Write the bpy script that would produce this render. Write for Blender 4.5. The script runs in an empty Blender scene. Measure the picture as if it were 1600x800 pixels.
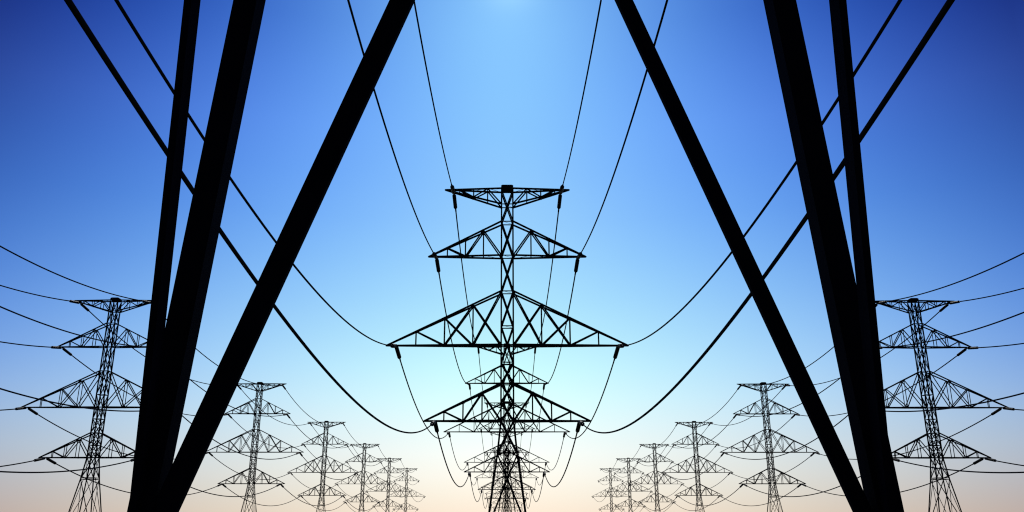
import bpy, math
from mathutils import Vector, Matrix

S = bpy.context.scene
COL = S.collection

# ------------------------------------------------------------------ camera
GROUND_EYE = 0.9                       # camera height above the field
cam_d = bpy.data.cameras.new("camera")
cam = bpy.data.objects.new("camera", cam_d)
COL.objects.link(cam)
cam.location = (0.0, 0.0, GROUND_EYE)
cam.rotation_euler = (math.radians(90 + 17.762), 0, 0)
cam_d.sensor_width = 36.0
cam_d.lens = 29.615
cam_d.shift_x = 0.00544
cam_d.clip_start = 0.05
cam_d.clip_end = 20000
S.camera = cam
S.cycles.filter_width = 1.15

# ------------------------------------------------------------------ exposure
S.view_settings.view_transform = 'Standard'
S.view_settings.look = 'None'
S.view_settings.exposure = 0.0
S.view_settings.gamma = 1.0
S.view_settings.use_curve_mapping = False

# ------------------------------------------------------------------ sky
SUN_ELEV = math.radians(36.3)
sun_dir = Vector((0.004, math.cos(SUN_ELEV), math.sin(SUN_ELEV))).normalized()

world = bpy.data.worlds.new("World")
S.world = world
world.use_nodes = True
nt = world.node_tree
nt.nodes.clear()
N = nt.nodes.new
L = nt.links.new

KN = [0, 2, 4, 6.5, 9, 12, 16, 21, 27, 34, 60, 90]
# clear-sky colours by elevation: towards the sun, between, and away from it
SKY_SUN = [(1.0,.904,.815),(1.008,.968,.898),(1.01,1.015,.982),(.932,1.02,1.012),(.837,1.019,1.014),(.741,.955,.998),(.647,.872,.999),(.572,.797,.995),(.515,.768,1.0),(.507,.764,.998),(.30,.52,.82),(.13,.24,.50)]
SKY_MID = [(.896,.826,.722),(.877,.864,.806),(.857,.896,.889),(.803,.910,.968),(.728,.881,1.012),(.627,.823,1.02),(.499,.733,1.02),(.359,.618,1.02),(.306,.533,1.0),(.165,.368,.825),(.12,.28,.57),(.13,.24,.50)]
SKY_FAR = [(.702,.609,.583),(.670,.648,.675),(.634,.681,.763),(.557,.672,.839),(.457,.613,.862),(.368,.55,.854),(.278,.462,.793),(.21,.368,.696),(.165,.270,.590),(.060,.150,.455),(.05,.12,.40),(.13,.24,.50)]


def smooth_samples(knots, vals, n=30):
    """Cubic (finite-difference Hermite) resampling, denser near the horizon."""
    out = []
    m = len(knots)
    d = []
    for i in range(m):
        a, b = max(i - 1, 0), min(i + 1, m - 1)
        d.append([(vals[b][c] - vals[a][c]) / (knots[b] - knots[a]) for c in range(3)])
    for k in range(n):
        x = 90.0 * (k / (n - 1)) ** 1.7
        i = 0
        while i < m - 2 and x > knots[i + 1]:
            i += 1
        h = knots[i + 1] - knots[i]
        t = (x - knots[i]) / h
        col = []
        for c in range(3):
            p0, p1, m0, m1 = vals[i][c], vals[i + 1][c], d[i][c] * h, d[i + 1][c] * h
            col.append((2*t**3 - 3*t*t + 1) * p0 + (t**3 - 2*t*t + t) * m0 + (-2*t**3 + 3*t*t) * p1 + (t**3 - t*t) * m1)
        out.append((x / 90.0, col))
    return out


def ramp(vals):
    r = N("ShaderNodeValToRGB")
    r.color_ramp.interpolation = 'LINEAR'
    els = r.color_ramp.elements
    sm = smooth_samples(KN, vals)
    els[0].position, els[1].position = 0.0, 1.0
    for p, c in sm[1:-1]:
        els.new(p)
    for e, (p, c) in zip(sorted(els, key=lambda q: q.position), sm):
        e.position = p
        e.color = (*c, 1)
    return r


def math_node(op, a, b=None):
    m = N("ShaderNodeMath")
    m.operation = op
    for i, v in enumerate((a, b)):
        if v is None:
            continue
        if isinstance(v, (int, float)):
            m.inputs[i].default_value = v
        else:
            L(v, m.inputs[i])
    return m.outputs[0]


tc = N("ShaderNodeTexCoord")
nrm = N("ShaderNodeVectorMath"); nrm.operation = 'NORMALIZE'
L(tc.outputs['Generated'], nrm.inputs[0])
sep = N("ShaderNodeSeparateXYZ")
L(nrm.outputs[0], sep.inputs[0])
X_, Y_, Z_ = sep.outputs
elev = math_node('DIVIDE', math_node('ARCSINE', math_node('MAXIMUM', Z_, 0.0)), math.pi / 2)
az = math_node('MULTIPLY', math_node('ARCTAN2', X_, Y_), 180 / math.pi)
soft = math_node('SUBTRACT', math_node('SQRT', math_node('ADD', math_node('MULTIPLY', az, az), 16.0)), 4.0)
t = math_node('MINIMUM', math_node('DIVIDE', soft, 31.0), 1.0)
ramps = [ramp(v) for v in (SKY_SUN, SKY_MID, SKY_FAR)]
for r in ramps:
    L(elev, r.inputs[0])


def mix(fac, a, b):
    m = N("ShaderNodeMix"); m.data_type = 'RGBA'; m.clamp_factor = True
    if isinstance(fac, float):
        m.inputs[0].default_value = fac
    else:
        L(fac, m.inputs[0])
    L(a, m.inputs[6]); L(b, m.inputs[7])
    return m.outputs[2]


ab = mix(t, ramps[0].outputs[0], ramps[1].outputs[0])
bc = mix(t, ramps[1].outputs[0], ramps[2].outputs[0])
sky_enc = mix(t, ab, bc)
# halo of bright air right round the sun
dot = N("ShaderNodeVectorMath"); dot.operation = 'DOT_PRODUCT'
L(nrm.outputs[0], dot.inputs[0]); dot.inputs[1].default_value = sun_dir
ang = math_node('MULTIPLY', math_node('ARCCOSINE', math_node('MINIMUM', dot.outputs['Value'], 1.0)), 180 / math.pi)
glow = math_node('EXPONENT', math_node('MULTIPLY', math_node('POWER', math_node('DIVIDE', ang, 1.9), 2.0), -1.0))
hal = N("ShaderNodeMix"); hal.data_type = 'RGBA'; hal.blend_type = 'ADD'
L(math_node('MULTIPLY', glow, 0.40), hal.inputs[0])
L(sky_enc, hal.inputs[6]); hal.inputs[7].default_value = (0.36, 0.30, 0.10, 1)
gam = N("ShaderNodeGamma"); gam.inputs[1].default_value = 2.2
L(hal.outputs[2], gam.inputs[0])
# extra dimming of unseen sky beside and behind the camera, darkens facing steel
away = N("ShaderNodeMapRange"); away.interpolation_type = 'SMOOTHSTEP'
L(math_node('ABSOLUTE', az), away.inputs[0])
away.inputs[1].default_value = 42.0; away.inputs[2].default_value = 125.0
away.inputs[3].default_value = 1.0; away.inputs[4].default_value = 0.3
nishita = N("ShaderNodeTexSky")
nishita.sky_type = 'NISHITA'
nishita.sun_disc = False
nishita.sun_elevation = SUN_ELEV
nishita.sun_rotation = 0.0
bg_sky = N("ShaderNodeBackground"); bg_sky.inputs[1].default_value = 0.05
L(nishita.outputs[0], bg_sky.inputs[0])
bg_grad = N("ShaderNodeBackground"); L(away.outputs[0], bg_grad.inputs[1])
L(gam.outputs[0], bg_grad.inputs[0])
ms = N("ShaderNodeMixShader"); ms.inputs[0].default_value = 0.02
L(bg_grad.outputs[0], ms.inputs[1]); L(bg_sky.outputs[0], ms.inputs[2])
out = N("ShaderNodeOutputWorld")
L(ms.outputs[0], out.inputs[0])

# ------------------------------------------------------------------ sun
sd = bpy.data.lights.new("sun", 'SUN')
sd.energy = 2.0
sd.angle = math.radians(0.5)
sd.color = (1.0, 0.95, 0.87)
sun = bpy.data.objects.new("sun", sd)
COL.objects.link(sun)
sun.rotation_euler = sun_dir.to_track_quat('Z', 'Y').to_euler()


# ------------------------------------------------------------------ materials
def material(name, dark, light, scale, rough, spec=0.25, bump=0.0):
    m = bpy.data.materials.new(name)
    m.use_nodes = True
    t_ = m.node_tree
    b = t_.nodes["Principled BSDF"]
    no = t_.nodes.new("ShaderNodeTexNoise")
    no.inputs['Scale'].default_value = scale
    no.inputs['Detail'].default_value = 6
    tcn = t_.nodes.new("ShaderNodeTexCoord")
    t_.links.new(tcn.outputs['Object'], no.inputs['Vector'])
    cr = t_.nodes.new("ShaderNodeValToRGB")
    cr.color_ramp.elements[0].color = (*dark, 1)
    cr.color_ramp.elements[1].color = (*light, 1)
    cr.color_ramp.elements[0].position = 0.35
    cr.color_ramp.elements[1].position = 0.7
    t_.links.new(no.outputs[0], cr.inputs[0])
    t_.links.new(cr.outputs[0], b.inputs['Base Color'])
    b.inputs['Roughness'].default_value = rough
    b.inputs['Specular IOR Level'].default_value = spec
    if bump:
        bp = t_.nodes.new("ShaderNodeBump")
        bp.inputs['Strength'].default_value = bump
        t_.links.new(no.outputs[0], bp.inputs['Height'])
        t_.links.new(bp.outputs[0], b.inputs['Normal'])
    return m


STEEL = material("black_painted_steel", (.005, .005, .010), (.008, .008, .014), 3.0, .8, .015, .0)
GLAZE = material("brown_glazed_porcelain", (.008, .006, .005), (.013, .009, .008), 5.0, .5, .12)
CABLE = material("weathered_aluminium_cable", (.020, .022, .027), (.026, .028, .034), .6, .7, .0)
CONC = material("footing_concrete", (.16, .15, .14), (.26, .25, .23), 4.0, .9, .2, .2)
FIELD = material("dry_grass_field", (.030, .035, .014), (.075, .068, .030), .35, .95, .1, .4)


# ------------------------------------------------------------------ mesh helpers
class MB:
    """Collects bars, boxes and turned shapes into one mesh."""
    def __init__(self):
        self.v, self.f = [], []

    def quad_ring(self, a, b):
        i = len(self.v)
        n = len(a)
        self.v += a + b
        for k in range(n):
            j = (k + 1) % n
            self.f.append((i + k, i + j, i + n + j, i + n + k))
        self.f.append(tuple(i + k for k in reversed(range(n))))
        self.f.append(tuple(i + n + k for k in range(n)))

    def bar(self, p, q, n, w, h):
        """flat bar from p to q; w lies across n, h along n"""
        p, q, n = Vector(p), Vector(q), Vector(n).normalized()
        d = (q - p).normalized()
        u = d.cross(n).normalized()
        n = u.cross(d).normalized()
        c = [(-w/2, -h/2), (w/2, -h/2), (w/2, h/2), (-w/2, h/2)]
        self.quad_ring([p + u*a + n*b for a, b in c], [q + u*a + n*b for a, b in c])

    def angle(self, p, q, n, w, th):
        """angle iron: one flange across n (in the face), one along -n"""
        p, q, n = Vector(p), Vector(q), Vector(n).normalized()
        d = (q - p).normalized()
        u = d.cross(n).normalized()
        n = u.cross(d).normalized()
        c = [(-w/2, 0), (w/2, 0), (w/2, th), (-w/2 + th, th), (-w/2 + th, w*.55), (-w/2, w*.55)]
        self.quad_ring([p + u*a - n*b for a, b in c], [q + u*a - n*b for a, b in c])

    def plate(self, poly, n, th):
        n = Vector(n).normalized() * th / 2
        self.quad_ring([Vector(p) - n for p in poly], [Vector(p) + n for p in poly])

    def box(self, c, sx, sy, sz, ch=0.0):
        x, y, z = c
        def ring(zz, k):
            a, b = sx/2 - k, sy/2 - k
            return [Vector((x-a, y-b, zz)), Vector((x+a, y-b, zz)), Vector((x+a, y+b, zz)), Vector((x-a, y+b, zz))]
        if ch:
            rs = [ring(z-sz/2, ch), ring(z-sz/2+ch, 0), ring(z+sz/2-ch, 0), ring(z+sz/2, ch)]
        else:
            rs = [ring(z-sz/2, 0), ring(z+sz/2, 0)]
        self.loft(rs)

    def loft(self, rings):
        i = len(self.v)
        n = len(rings[0])
        for r in rings:
            self.v += r
        for a in range(len(rings) - 1):
            for k in range(n):
                j = (k + 1) % n
                self.f.append((i+a*n+k, i+a*n+j, i+(a+1)*n+j, i+(a+1)*n+k))
        self.f.append(tuple(i + k for k in reversed(range(n))))
        self.f.append(tuple(i + (len(rings)-1)*n + k for k in range(n)))

    def turned(self, p, q, prof, seg=10):
        """profile of (distance along p->q, radius)"""
        p, q = Vector(p), Vector(q)
        d = (q - p).normalized()
        u = d.cross(Vector((1, 0, 0))).normalized()
        w = d.cross(u)
        self.loft([[p + d*s + (u*math.cos(2*math.pi*k/seg) + w*math.sin(2*math.pi*k/seg))*r for k in range(seg)] for s, r in prof])

    def mesh(self, name, mat, smooth=False):
        me = bpy.data.meshes.new(name)
        me.from_pydata([tuple(v) for v in self.v], [], self.f)
        me.update()
        me.materials.append(mat)
        if smooth:
            for p in me.polygons:
                p.use_smooth = True
        return me


def link(name, me, parent=None):
    o = bpy.data.objects.new(name, me)
    COL.objects.link(o)
    if parent:
        o.parent = parent
    return o


def tag(o, label, cat, group=None):
    o['label'] = label
    o['category'] = cat
    if group:
        o['group'] = group


# ------------------------------------------------------------------ the ground
g = MB()
R_ = 6000.0
rings = [0.0] + [2.0 * (R_/2.0) ** (k/26) for k in range(27)]
g.v.append(Vector((0, 400, 0)))
seg = 64
for r in rings[1:]:
    for k in range(seg):
        a = 2*math.pi*k/seg
        g.v.append(Vector((r*math.cos(a), 400 + r*math.sin(a), 0)))
for k in range(seg):
    g.f.append((0, 1+k, 1+(k+1) % seg))
for a in range(len(rings)-2):
    for k in range(seg):
        j = (k+1) % seg
        g.f.append((1+a*seg+k, 1+(a+1)*seg+k, 1+(a+1)*seg+j, 1+a*seg+j))
ground = link("ground", g.mesh("ground", FIELD))
ground['kind'] = 'structure'

# ------------------------------------------------------------------ the pylon
E0 = GROUND_EYE                         # heights below were measured from the eye
FOOT, WAIST, NECK, TOP = -0.62, 8.03, 11.70, 40.70


def half(z):
    """half width of the tower body (to the leg centres) at height z above the eye"""
    if z <= WAIST:
        return 2.262 - 0.1405 * z
    if z <= NECK:
        s = (z - WAIST) / (NECK - WAIST)
        return half(WAIST) * (1-s) + 0.745 * s
    return 0.745 - 0.03 * (z - NECK) / (TOP - NECK)


def corner(sx, sy, z, k=0.0):
    w = half(z) + k
    return Vector((sx*w, sy*w, z + E0))


FACES = [((-1, -1), (1, -1), (0, -1, 0)), ((1, 1), (-1, 1), (0, 1, 0)), ((-1, 1), (-1, -1), (-1, 0, 0)), ((1, -1), (1, 1), (1, 0, 0))]
# crossarms: chord height, depth point at the body, tip reach, attachment reach
ARMS = [dict(z=40.90, body=38.73, tip=7.90, att=6.80, drop=.42, up=True, pat='short'),
        dict(z=31.93, body=36.40, tip=9.79, att=8.80, drop=.12, up=False, pat='short'),
        dict(z=20.69, body=27.34, tip=14.58, att=13.40, drop=0.0, up=False, pat='long'),
        dict(z=11.70, body=16.06, tip=9.76, att=8.50, drop=0.0, up=False, pat='short')]
SAG = [4.05, 4.4, 5.1, 5.1]
SIDE_SAG = [5.0, 4.75, 4.9, 5.0]
SPAN = 98.0
STRING = 4.0                            # length of a tension insulator string


def leg_mesh(sx, sy):
    m = MB()
    for z0, z1, w in ((FOOT - .05, WAIST, .155), (WAIST, NECK, .18), (NECK, TOP, .18)):
        a, b = corner(sx, sy, z0), corner(sx, sy, z1)
        m.bar(a, b, (0, 1, 0), w, w)
    # bolted splice plates and the gusset over the footing
    for z0 in (5.3, 18.0, 29.6):
        a, b = corner(sx, sy, z0 - .22, .004), corner(sx, sy, z0 + .22, .004)
        m.bar(a, b, (0, 1, 0), .159, .159)
    f = corner(sx, sy, -.40)
    ix, iy = -sx, -sy
    m.plate([f + Vector((0, 0, -.2)), f + Vector((ix*.2, 0, -.1)), f + Vector((ix*.26, 0, .28)), f + Vector((ix*.03, 0, .42))], (0, 1, 0), .03)
    m.plate([f + Vector((0, 0, -.2)), f + Vector((0, iy*.2, -.1)), f + Vector((0, iy*.26, .28)), f + Vector((0, iy*.03, .42))], (1, 0, 0), .03)
    m.box(corner(sx, sy, FOOT + .015), .42, .42, .05)
    return m.mesh("leg", STEEL)


def footing_mesh(sx, sy):
    m = MB()
    c = corner(sx, sy, FOOT)
    m.box((c.x, c.y, (c.z - .42)/2), .62, .62, c.z + .40, .05)
    return m.mesh("footing", CONC)


def brace_mesh(face, flip):
    (a, b, n) = face
    if flip:
        a, b = b, a
    m = MB()
    p, q = corner(*a, -.30), corner(*b, WAIST)
    e = (q - p); e.z = 0; e.normalize()
    if n[0]:                             # side-face braces meet the waist beam short of the corner
        q -= e * (.84 if n[0] < 0 else .47)
        p -= Vector(n) * (.006 if n[0] < 0 else .004)
        q -= Vector(n) * (.045 if n[0] < 0 else -.035)
    else:
        p += e * .032
        q += e * .077
    off = Vector(n) * (-.035 if flip else .018)
    m.bar(p + off, q + off, n, (.147 if flip else .102) if n[1] else .14, .044)
    return m.mesh("cross_brace", STEEL)


def body_mesh():
    m = MB()
    levels = [WAIST, NECK, 13.86, 16.06, 18.55, 22.98, 27.34, 31.93, 36.40, 40.67]
    ringz = {NECK, 13.86, 16.06, 18.55, 20.69, 22.98, 27.34, 31.93, 36.40, 38.73}
    for a, b, n in FACES:
        nv = Vector(n)
        for z0, z1 in zip(levels, levels[1:]):
            w = .17 if z0 > WAIST else .17
            m.bar(corner(*a, z0) + nv*.02, corner(*b, z1) + nv*.02, n, w, .03)
            m.bar(corner(*b, z0) - nv*.02, corner(*a, z1) - nv*.02, n, w, .03)
        for z in ringz:
            m.bar(corner(*a, z) - nv*.055, corner(*b, z) - nv*.055, n, .13, .045)
    for z in ringz:                      # plan bracing across the shaft
        m.bar(corner(-1, -1, z + .05), corner(1, 1, z + .05), (0, 0, 1), .05, .02)
    return m.mesh("body_lattice", STEEL)


def waist_mesh():
    m = MB()
    for a, b, n in FACES:
        nv = Vector(n)
        for dz in (-.12, .14):
            m.bar(corner(*a, WAIST + dz) + nv*.05, corner(*b, WAIST + dz) + nv*.05, n, .10, .04)
    return m.mesh("waist_frame", STEEL)


def cap_mesh():
    m = MB()
    m.box((0, 0, 41.04 + E0), 1.54, 1.54, .68, .16)
    return m.mesh("tower_cap", STEEL)


def arm_mesh(A, sx):
    m = MB()
    zt, zb = A['z'], A['body']
    tip = Vector((sx*A['tip'], 0, zt + E0))
    for sy in (-1, 1):
        zs = zt if not A['up'] else zt - .05
        flat0 = Vector((sx*half(zs), sy*half(zs), zs + E0))       # straight chord
        slope0 = Vector((sx*half(zb), sy*half(zb), zb + E0))      # sloping chord
        nrm_ = (tip - flat0).cross(slope0 - flat0).normalized()
        fl = lambda u: flat0.lerp(tip, u)
        sl = lambda u: slope0.lerp(tip, u)
        m.bar(fl(0), tip, nrm_, .205, .15)
        m.bar(sl(0), tip, nrm_, .205, .15)
        if A['pat'] == 'long':
            di = [(sl(0), fl(.247)), (sl(.247), fl(0)), (sl(.247), fl(.495)), (sl(.495), fl(.247)), (fl(.495), sl(.742))]
        elif A['up']:
            di = [(sl(0), fl(.244)), (fl(.244), sl(.497)), (sl(.497), fl(.747))]
        else:
            di = [(fl(0), sl(.25)), (sl(.25), fl(.49)), (fl(.49), sl(.747))]
        for k, (p, q) in enumerate(di):
            m.bar(p + nrm_*.012*(k % 3 - 1), q + nrm_*.012*(k % 3 - 1), nrm_, .172, .05)
        for u in (.248, .496, .744):
            m.bar(fl(u), sl(u), nrm_, .13, .045)
        for p in (fl(.25), fl(.495), sl(.25), sl(.495)):           # gussets at the joints
            d = (tip - flat0).normalized() * .17
            e = Vector((0, 0, .12))
            m.plate([p - d - e, p + d - e, p + d*.7 + e, p - d*.7 + e], nrm_, .02)
    # plan lacing between the two straight chords and struts between the slopes
    c = lambda sy, u: Vector((sx*half(zt if zt < TOP else TOP), sy*half(min(zt, TOP)), zt + E0)).lerp(tip, u)
    us = (0.02, .25, .495, .745)
    for k, (u0, u1) in enumerate(zip(us, us[1:])):
        s_ = 1 if k % 2 else -1
        m.bar(c(-s_, u0), c(s_, u1), (0, 0, 1), .06, .025)
    # tip plate and the hanger plate for the strings
    m.box(tip + Vector((-sx*.22, 0, 0)), .62, .16, .15, .03)
    at_ = Vector((sx*A['att'], 0, zt + E0))
    m.box(at_ + Vector((0, 0, -.02 - A['drop']/2)), .44, .26, .24 + A['drop'], .05)
    return m.mesh("crossarm", STEEL)


def string_mesh(A, sag, sx, sy):
    m = MB()
    p = Vector((sx*A['att'], sy*.08, A['z'] - A['drop'] + E0 - .06))
    sl = 4*sag/SPAN * .96
    d = Vector((0, sy, -sl)).normalized()
    q = p + d*STRING
    prof = [(0, .07), (.12, .10), (.30, .10), (.34, .05), (.42, .06)]
    n = 17
    s0, s1 = .45, STRING - .45
    pitch = (s1 - s0)/n
    for k in range(n):
        s = s0 + k*pitch
        prof += [(s, .18), (s + pitch*.30, .25), (s + pitch*.66, .25), (s + pitch*.85, .18)]
    prof += [(s1 + .05, .07), (s1 + .1, .115), (STRING - .08, .115), (STRING, .07)]
    m.turned(p, q, prof, 10)
    return m.mesh("insulator_string", GLAZE)


LEGS = [(sx, sy, leg_mesh(sx, sy), footing_mesh(sx, sy)) for sx in (-1, 1) for sy in (-1, 1)]
BRACES = [brace_mesh(f, fl) for f in FACES for fl in (False, True)]
ARM_MESHES = [(arm_mesh(A, sx), [string_mesh(A, sag, sx, sy) for sy in (-1, 1)]) for A, sag in zip(ARMS, SAG) for sx in (-1, 1)]
BODY, WST, CAP = body_mesh(), waist_mesh(), cap_mesh()


def make_pylon():
    root = link("lattice_pylon", None)
    for sx, sy, lm, fm in LEGS:
        leg = link("leg", lm, root)
        link("footing", fm, leg)
    for b in BRACES:
        link("cross_brace", b, root)
    link("waist_frame", WST, root)
    link("body_lattice", BODY, root)
    for am, ss in ARM_MESHES:
        arm = link("crossarm", am, root)
        for s in ss:
            link("insulator_string", s, arm)
    link("tower_cap", CAP, root)
    return root


def copy_tree(o, parent=None):
    c = o.copy()
    COL.objects.link(c)
    c.parent = parent
    for ch in list(o.children):
        copy_tree(ch, c)
    return c


DX = 97.9
ROWS = {
    'middle': [(0.055, 3.10)] + [(0.1, 100 + DX*k) for k in range(7)],
    'left': [(-74.44, 155.58 + 98.74*k) for k in range(6)],
    'right': [(77.71, 156.01 + 98.74*k) for k in range(6)],
}
LABELS = {
    'middle': ["huge overhead pylon whose thick black legs and braces cross the view in two V shapes",
               "tallest whole black pylon, standing upright in the centre of the view",
               "second whole pylon of the middle row, right behind the tallest central pylon",
               "third whole pylon of the middle row, seen through the central lattice",
               "fourth whole pylon of the middle row, seen low through the central lattice",
               "fifth whole pylon of the middle row, small behind the central legs",
               "sixth whole pylon of the middle row, tiny behind the central legs",
               "last and smallest pylon of the middle row, low behind the central legs"],
    'left': ["nearest pylon of the left row, leaning beside the thick black leg, partly hidden by it",
             "second pylon of the left row, just inside the slanting black brace",
             "third pylon of the left row, between larger and smaller neighbours",
             "fourth pylon of the left row, its arms overlapping the third and fifth",
             "fifth pylon of the left row, next to the smallest one",
             "farthest and smallest pylon of the left row"],
}
LABELS['right'] = [s.replace('left row', 'right row') for s in LABELS['left']]

proto = None
for row, spots in ROWS.items():
    for i, (x, y) in enumerate(spots):
        if proto is None:
            o = proto = make_pylon()
        else:
            o = copy_tree(proto)
        o.location = (x, y, 0)
        tag(o, LABELS[row][i], "pylon", f"power pylons of the {row} row")


# ------------------------------------------------------------------ the cables
def cable_mesh(P, Q, sag, r, n=64, seg=12):
    """hanging cable between the ends of two insulator strings, relative to P"""
    m = MB()
    D = Q - P
    rs = []
    for k in range(n+1):
        u = k/n
        c = D*u + Vector((0, 0, -4*sag*u*(1-u)))
        tan = (D + Vector((0, 0, -4*sag*(1-2*u)))).normalized()
        side = tan.cross(Vector((0, 0, 1))).normalized()
        up = side.cross(tan)
        rs.append([c + (side*math.cos(2*math.pi*a/seg) + up*math.sin(2*math.pi*a/seg))*r for a in range(seg)])
    m.loft(rs)
    # compression dead-end sleeves where the cable leaves the strings
    for e, s in ((Vector((0, 0, 0)), 1), (D, -1)):
        d = (D*s + Vector((0, 0, -4*sag))).normalized()
        m.turned(e, e + d, [(0, .10), (.6, .10), (.68, r)], 8)
    return m.mesh("power_cable", CABLE, True)


ARM_WORDS = ["topmost", "second highest", "widest", "lowest"]
ORD = ["first", "second", "third", "fourth", "fifth", "sixth", "seventh", "eighth"]
cache = {}
for row, spots in ROWS.items():
    pts = list(spots)
    if row != 'middle':                  # the span that comes in from outside the view
        x, y = pts[0]
        pts = [(x, y - 98.74)] + pts
    for i in range(len(pts) - 1):
        (x0, y0), (x1, y1) = pts[i], pts[i+1]
        if row == 'middle':
            where = "from the overhead pylon to the central pylon" if i == 0 else f"between {ORD[i-1]} and {ORD[i]} whole middle pylons"
        else:
            where = f"entering the view to the nearest {row} row pylon" if i == 0 else f"between {ORD[i-1]} and {ORD[i]} {row} row pylons"
        for k, (A, sag) in enumerate(zip(ARMS, SAG)):
            sl = 4*sag/SPAN * .96
            d = Vector((0, 1, -sl)).normalized() * STRING
            span = y1 - y0
            if row != 'middle':
                sag = SIDE_SAG[k]
            sag_in = sag * ((span - 2*d.y - .16)/span) ** 2
            for sx, side in ((-1, 'left'), (1, 'right')):
                P = Vector((x0 + sx*A['att'], y0 + .08 + d.y, A['z'] - A['drop'] + E0 - .06 + d.z))
                Q = Vector((x1 + sx*A['att'], y1 - .08 - d.y, A['z'] - A['drop'] + E0 - .06 + d.z))
                key = (k, row, i == 0, round(Q.x - P.x, 3), round(Q.y - P.y, 3))
                if key not in cache:
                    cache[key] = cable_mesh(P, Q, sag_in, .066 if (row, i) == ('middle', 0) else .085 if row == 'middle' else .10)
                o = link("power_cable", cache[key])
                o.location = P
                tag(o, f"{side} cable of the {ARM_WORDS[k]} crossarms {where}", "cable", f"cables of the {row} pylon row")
